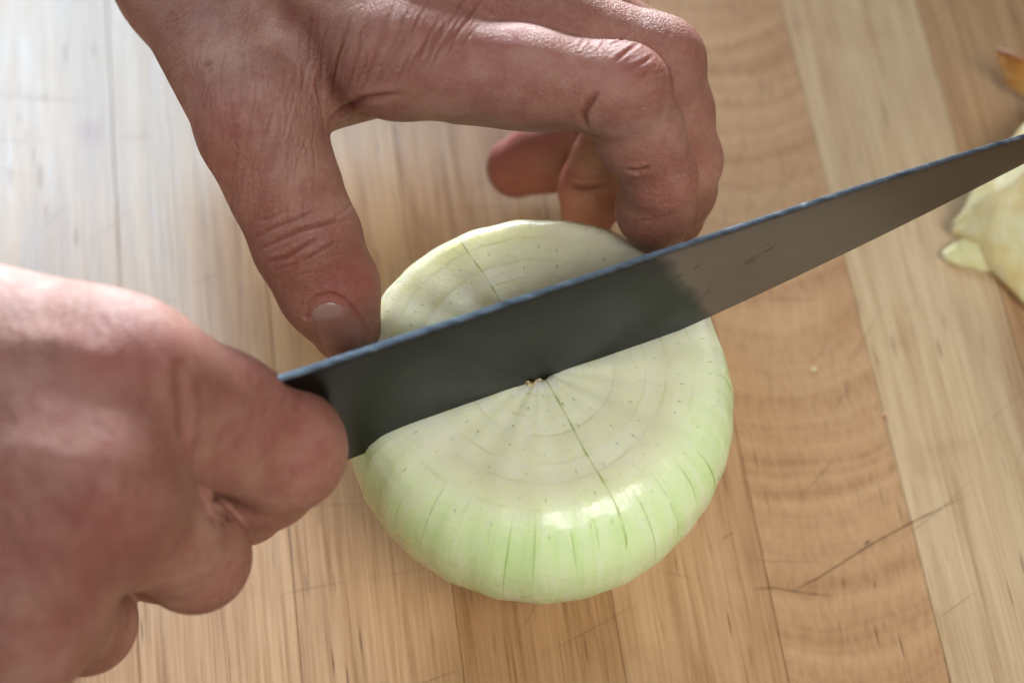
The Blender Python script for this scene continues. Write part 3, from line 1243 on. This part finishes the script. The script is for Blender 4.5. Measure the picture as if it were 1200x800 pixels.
def shell(name, fn, nu, nv, thick, mat):
    """curved sheet of real thickness; fn(u, v) -> point (mm)"""
    T = np.array([[fn(i / (nu - 1), j / (nv - 1)) for j in range(nv)] for i in range(nu)])
    nn = np.cross(np.gradient(T, axis=0), np.gradient(T, axis=1))
    nn /= np.maximum(np.linalg.norm(nn, axis=2), 1e-9)[..., None]
    B = T - nn * thick
    V = np.concatenate([T.reshape(-1, 3), B.reshape(-1, 3)])
    F = []
    k = nu * nv
    for i in range(nu - 1):
        for j in range(nv - 1):
            a = i * nv + j
            F.append((a, a + nv, a + nv + 1, a + 1))
            F.append((a + k, a + k + 1, a + k + nv + 1, a + k + nv))
    ring = [j for j in range(nv)] + [i * nv + nv - 1 for i in range(1, nu)] + [(nu - 1) * nv + j for j in range(nv - 2, -1, -1)] + [i * nv for i in range(nu - 2, 0, -1)]
    for a, b in zip(ring, ring[1:] + ring[:1]):
        F.append((a, b, b + k, a + k))
    return mesh_from(name, V, F, True, mat)


MP = peel_mat("onion_peel_pale", (238, 220, 164), (246, 236, 196), (220, 188, 122), .35, .0)
MB_ = peel_mat("onion_peel_brown", (156, 84, 44), (190, 124, 80), (220, 190, 160), .4, .0)


def poly(pts, u):
    pts = np.array([unp(*p) for p in pts])
    t = np.linspace(0, 1, len(pts))
    return np.array([np.interp(u, t, pts[:, k]) for k in range(3)])


def sheet(A, B, bulge, rag=0.5, seed=0.0):
    def fn(u, v):
        p = poly(A, u) * (1 - v) + poly(B, u) * v
        p = p + np.array([0.0, 0, bulge]) * math.sin(math.pi * v) ** 0.8 * min(1, .25 + 1.6 * u)
        w = rag * (math.sin(13 * v + seed) + math.sin(9 * u + 2 * seed) + .6 * math.sin(23 * v + 17 * u))
        p = p + np.array([w * (1 - u), w * .4, .35 * w + rag * .9 * math.sin(15 * v + 4 * u) * u])
        p[2] = max(p[2], 1.2)
        return p
    return fn


pp = shell("onion_layer_peel", sheet([(1120, 262, 4), (1138, 232, 8), (1165, 195, 13), (1200, 150, 16), (1290, 80, 10)],
                                     [(1120, 272, 3), (1138, 290, 3), (1165, 315, 3), (1200, 354, 3), (1290, 430, 3)], 9, .9), 46, 46, .8, MP)
tag(pp, "pale yellow cupped layer peeled off the onion, behind the knife tip", "onion peel")
lp = shell("onion_layer_scrap", sheet([(1106, 296, 2), (1122, 285, 3), (1145, 278, 5), (1172, 284, 6)],
                                      [(1107, 302, 1.5), (1124, 313, 1.5), (1146, 316, 2), (1176, 318, 2)], 1.6, .3, 2.0), 16, 16, .6,
           peel_mat("onion_scrap_green", (232, 220, 164), (240, 232, 190), (214, 200, 132), .55, 0))
tag(lp, "small pale green onion scrap tucked against the larger pale peel", "onion peel")
br_ = shell("onion_skin", sheet([(1166, 60, 15), (1178, 60, 17), (1196, 72, 18), (1220, 84, 16), (1260, 96, 8)],
                                [(1168, 68, 12), (1174, 84, 8), (1184, 104, 5), (1210, 122, 4), (1260, 140, 3)], 5, .4, 1.0), 30, 24, .3, MB_)
tag(br_, "curled papery orange brown onion skin lying beyond the pale peel", "onion skin")


def crumb(px, py, r, mat, label, cat):
    p = unp(px, py, r * .5)
    bm = bmesh.new()
    bmesh.ops.create_icosphere(bm, subdivisions=2, radius=1)
    V = np.array([v.co[:] for v in bm.verts])
    F = [tuple(v.index for v in q.verts) for q in bm.faces]
    bm.free()
    V = V * (1 + .25 * np.sin(V[:, :1] * 5 + px) + .2 * np.cos(V[:, 1:2] * 6 + py)) * np.array([r * 1.3, r, r * .55]) + p
    o = mesh_from("onion_crumb", V, F, True, mat)
    tag(o, label, cat)


crumb(1037, 487, .6, MB_, "tiny orange onion skin crumb on the pale stave's seam", "crumb")
crumb(954, 432, .5, MP, "tiny whitish onion crumb on the banded wood stave", "crumb")
crumb(1027, 420, .4, MB_, "tiny brown crumb at the pale stave below the peel", "crumb")


def mark_mat():
    m = NT("scratch_in_wood")
    m.P("Base Color", srgb(108, 76, 52))
    m.P("Roughness", .7)
    m.P("Alpha", m.attr("alpha"))
    return m.mat


def scratch(pts, w, al):
    P = [unp(x, y, .12) for x, y in pts]
    Q, W, A = [], [], []
    for i in range(len(P) - 1):
        for t in np.linspace(0, 1, 12, endpoint=False):
            Q.append(P[i] * (1 - t) + P[i + 1] * t)
    n = len(Q)
    t = np.linspace(0, 1, n)
    d = P[-1] - P[0]
    sv = np.cross(d / np.linalg.norm(d), [0, 0, 1.0])
    return (Q, w * (0.6 + .5 * rng.random(n)), al * np.clip(np.minimum(t, 1 - t) / .2, 0, 1) * (.6 + .4 * rng.random(n)), 0, [sv] * n)


sc = [scratch([(925, 694), (960, 676), (1020, 638), (1068, 612), (1150, 572)], .32, .85), scratch([(880, 690), (905, 688), (940, 694), (985, 699)], .5, .45),
      scratch([(988, 676), (990, 690)], .3, .6), scratch([(1024, 678), (1026, 690)], .3, .6), scratch([(1013, 638), (1020, 632)], .6, .7),
      scratch([(845, 632), (862, 622)], .3, .4)]
for j in range(150):                        # faint old knife cuts all over the board
    c_ = np.array([rng.uniform(-170, 150), rng.uniform(-90, 170)])
    a = rng.normal(0.45, 0.45)
    ln = rng.uniform(6, 34)
    q0 = np.array([c_[0], c_[1], .12])
    d_ = np.array([math.cos(a), math.sin(a), 0])
    n_ = 14
    t_ = np.linspace(0, 1, n_)
    cur = rng.normal(0, .6)
    pts_ = [q0 + d_ * ln * t + np.array([-d_[1], d_[0], 0]) * cur * math.sin(math.pi * t) for t in t_]
    sc.append((pts_, np.full(n_, rng.uniform(.10, .2)), rng.uniform(.12, .42) * np.sin(np.pi * np.clip(t_, .02, .98)), 0, [np.array([-d_[1], d_[0], 0])] * n_))
so = strip(sc, "scratch", mark_mat(), board)
so["kind"] = "stuff"

# smears left on the blade
sm = []
for u0, z0, du, dz, w_, a_ in [(93, 73, 3, 4.5, .35, .8), (96, 78, 9, 7, .16, .5), (100, 79, 8, 6, .14, .5), (103, 83, 3.2, 1.6, .40, .9), (107, 85, 3.5, 1.8, .34, .9), (105, 88, 5, 1.5, .22, .6),
                             (86, 88, 2, .6, .3, .7), (90, 89, 2.2, .8, .3, .7), (83, 86, 1.5, .8, .26, .6), (110, 91, 1.2, .4, .3, .6), (98, 72, 8, 8, .12, .4), (102, 74, 9, 9, .12, .4), (139, 84, .8, .2, .3, .5)]:
    n_ = 10
    t_ = np.linspace(0, 1, n_)
    pts_ = [bl(u0 + du * t, 1.0 * (1 - .45 * u0 / 196) + .03, z0 + dz * t + .2 * math.sin(9 * t)) for t in t_]
    sm.append((pts_, w_ * (.6 + .5 * rng.random(n_)), a_ * np.sin(np.pi * np.clip(t_, .05, .95)), 0, [np.array([0, 0, 1.0]) * .9 - BU * .3] * n_))


def smear_mat():
    m = NT("blade_smear")
    m.P("Base Color", srgb(34, 32, 28))
    m.P("Roughness", .25)
    m.P("Alpha", m.attr("alpha"))
    return m.mat


s_o = strip(sm, "smear", smear_mat(), knife)
s_o["kind"] = "stuff"
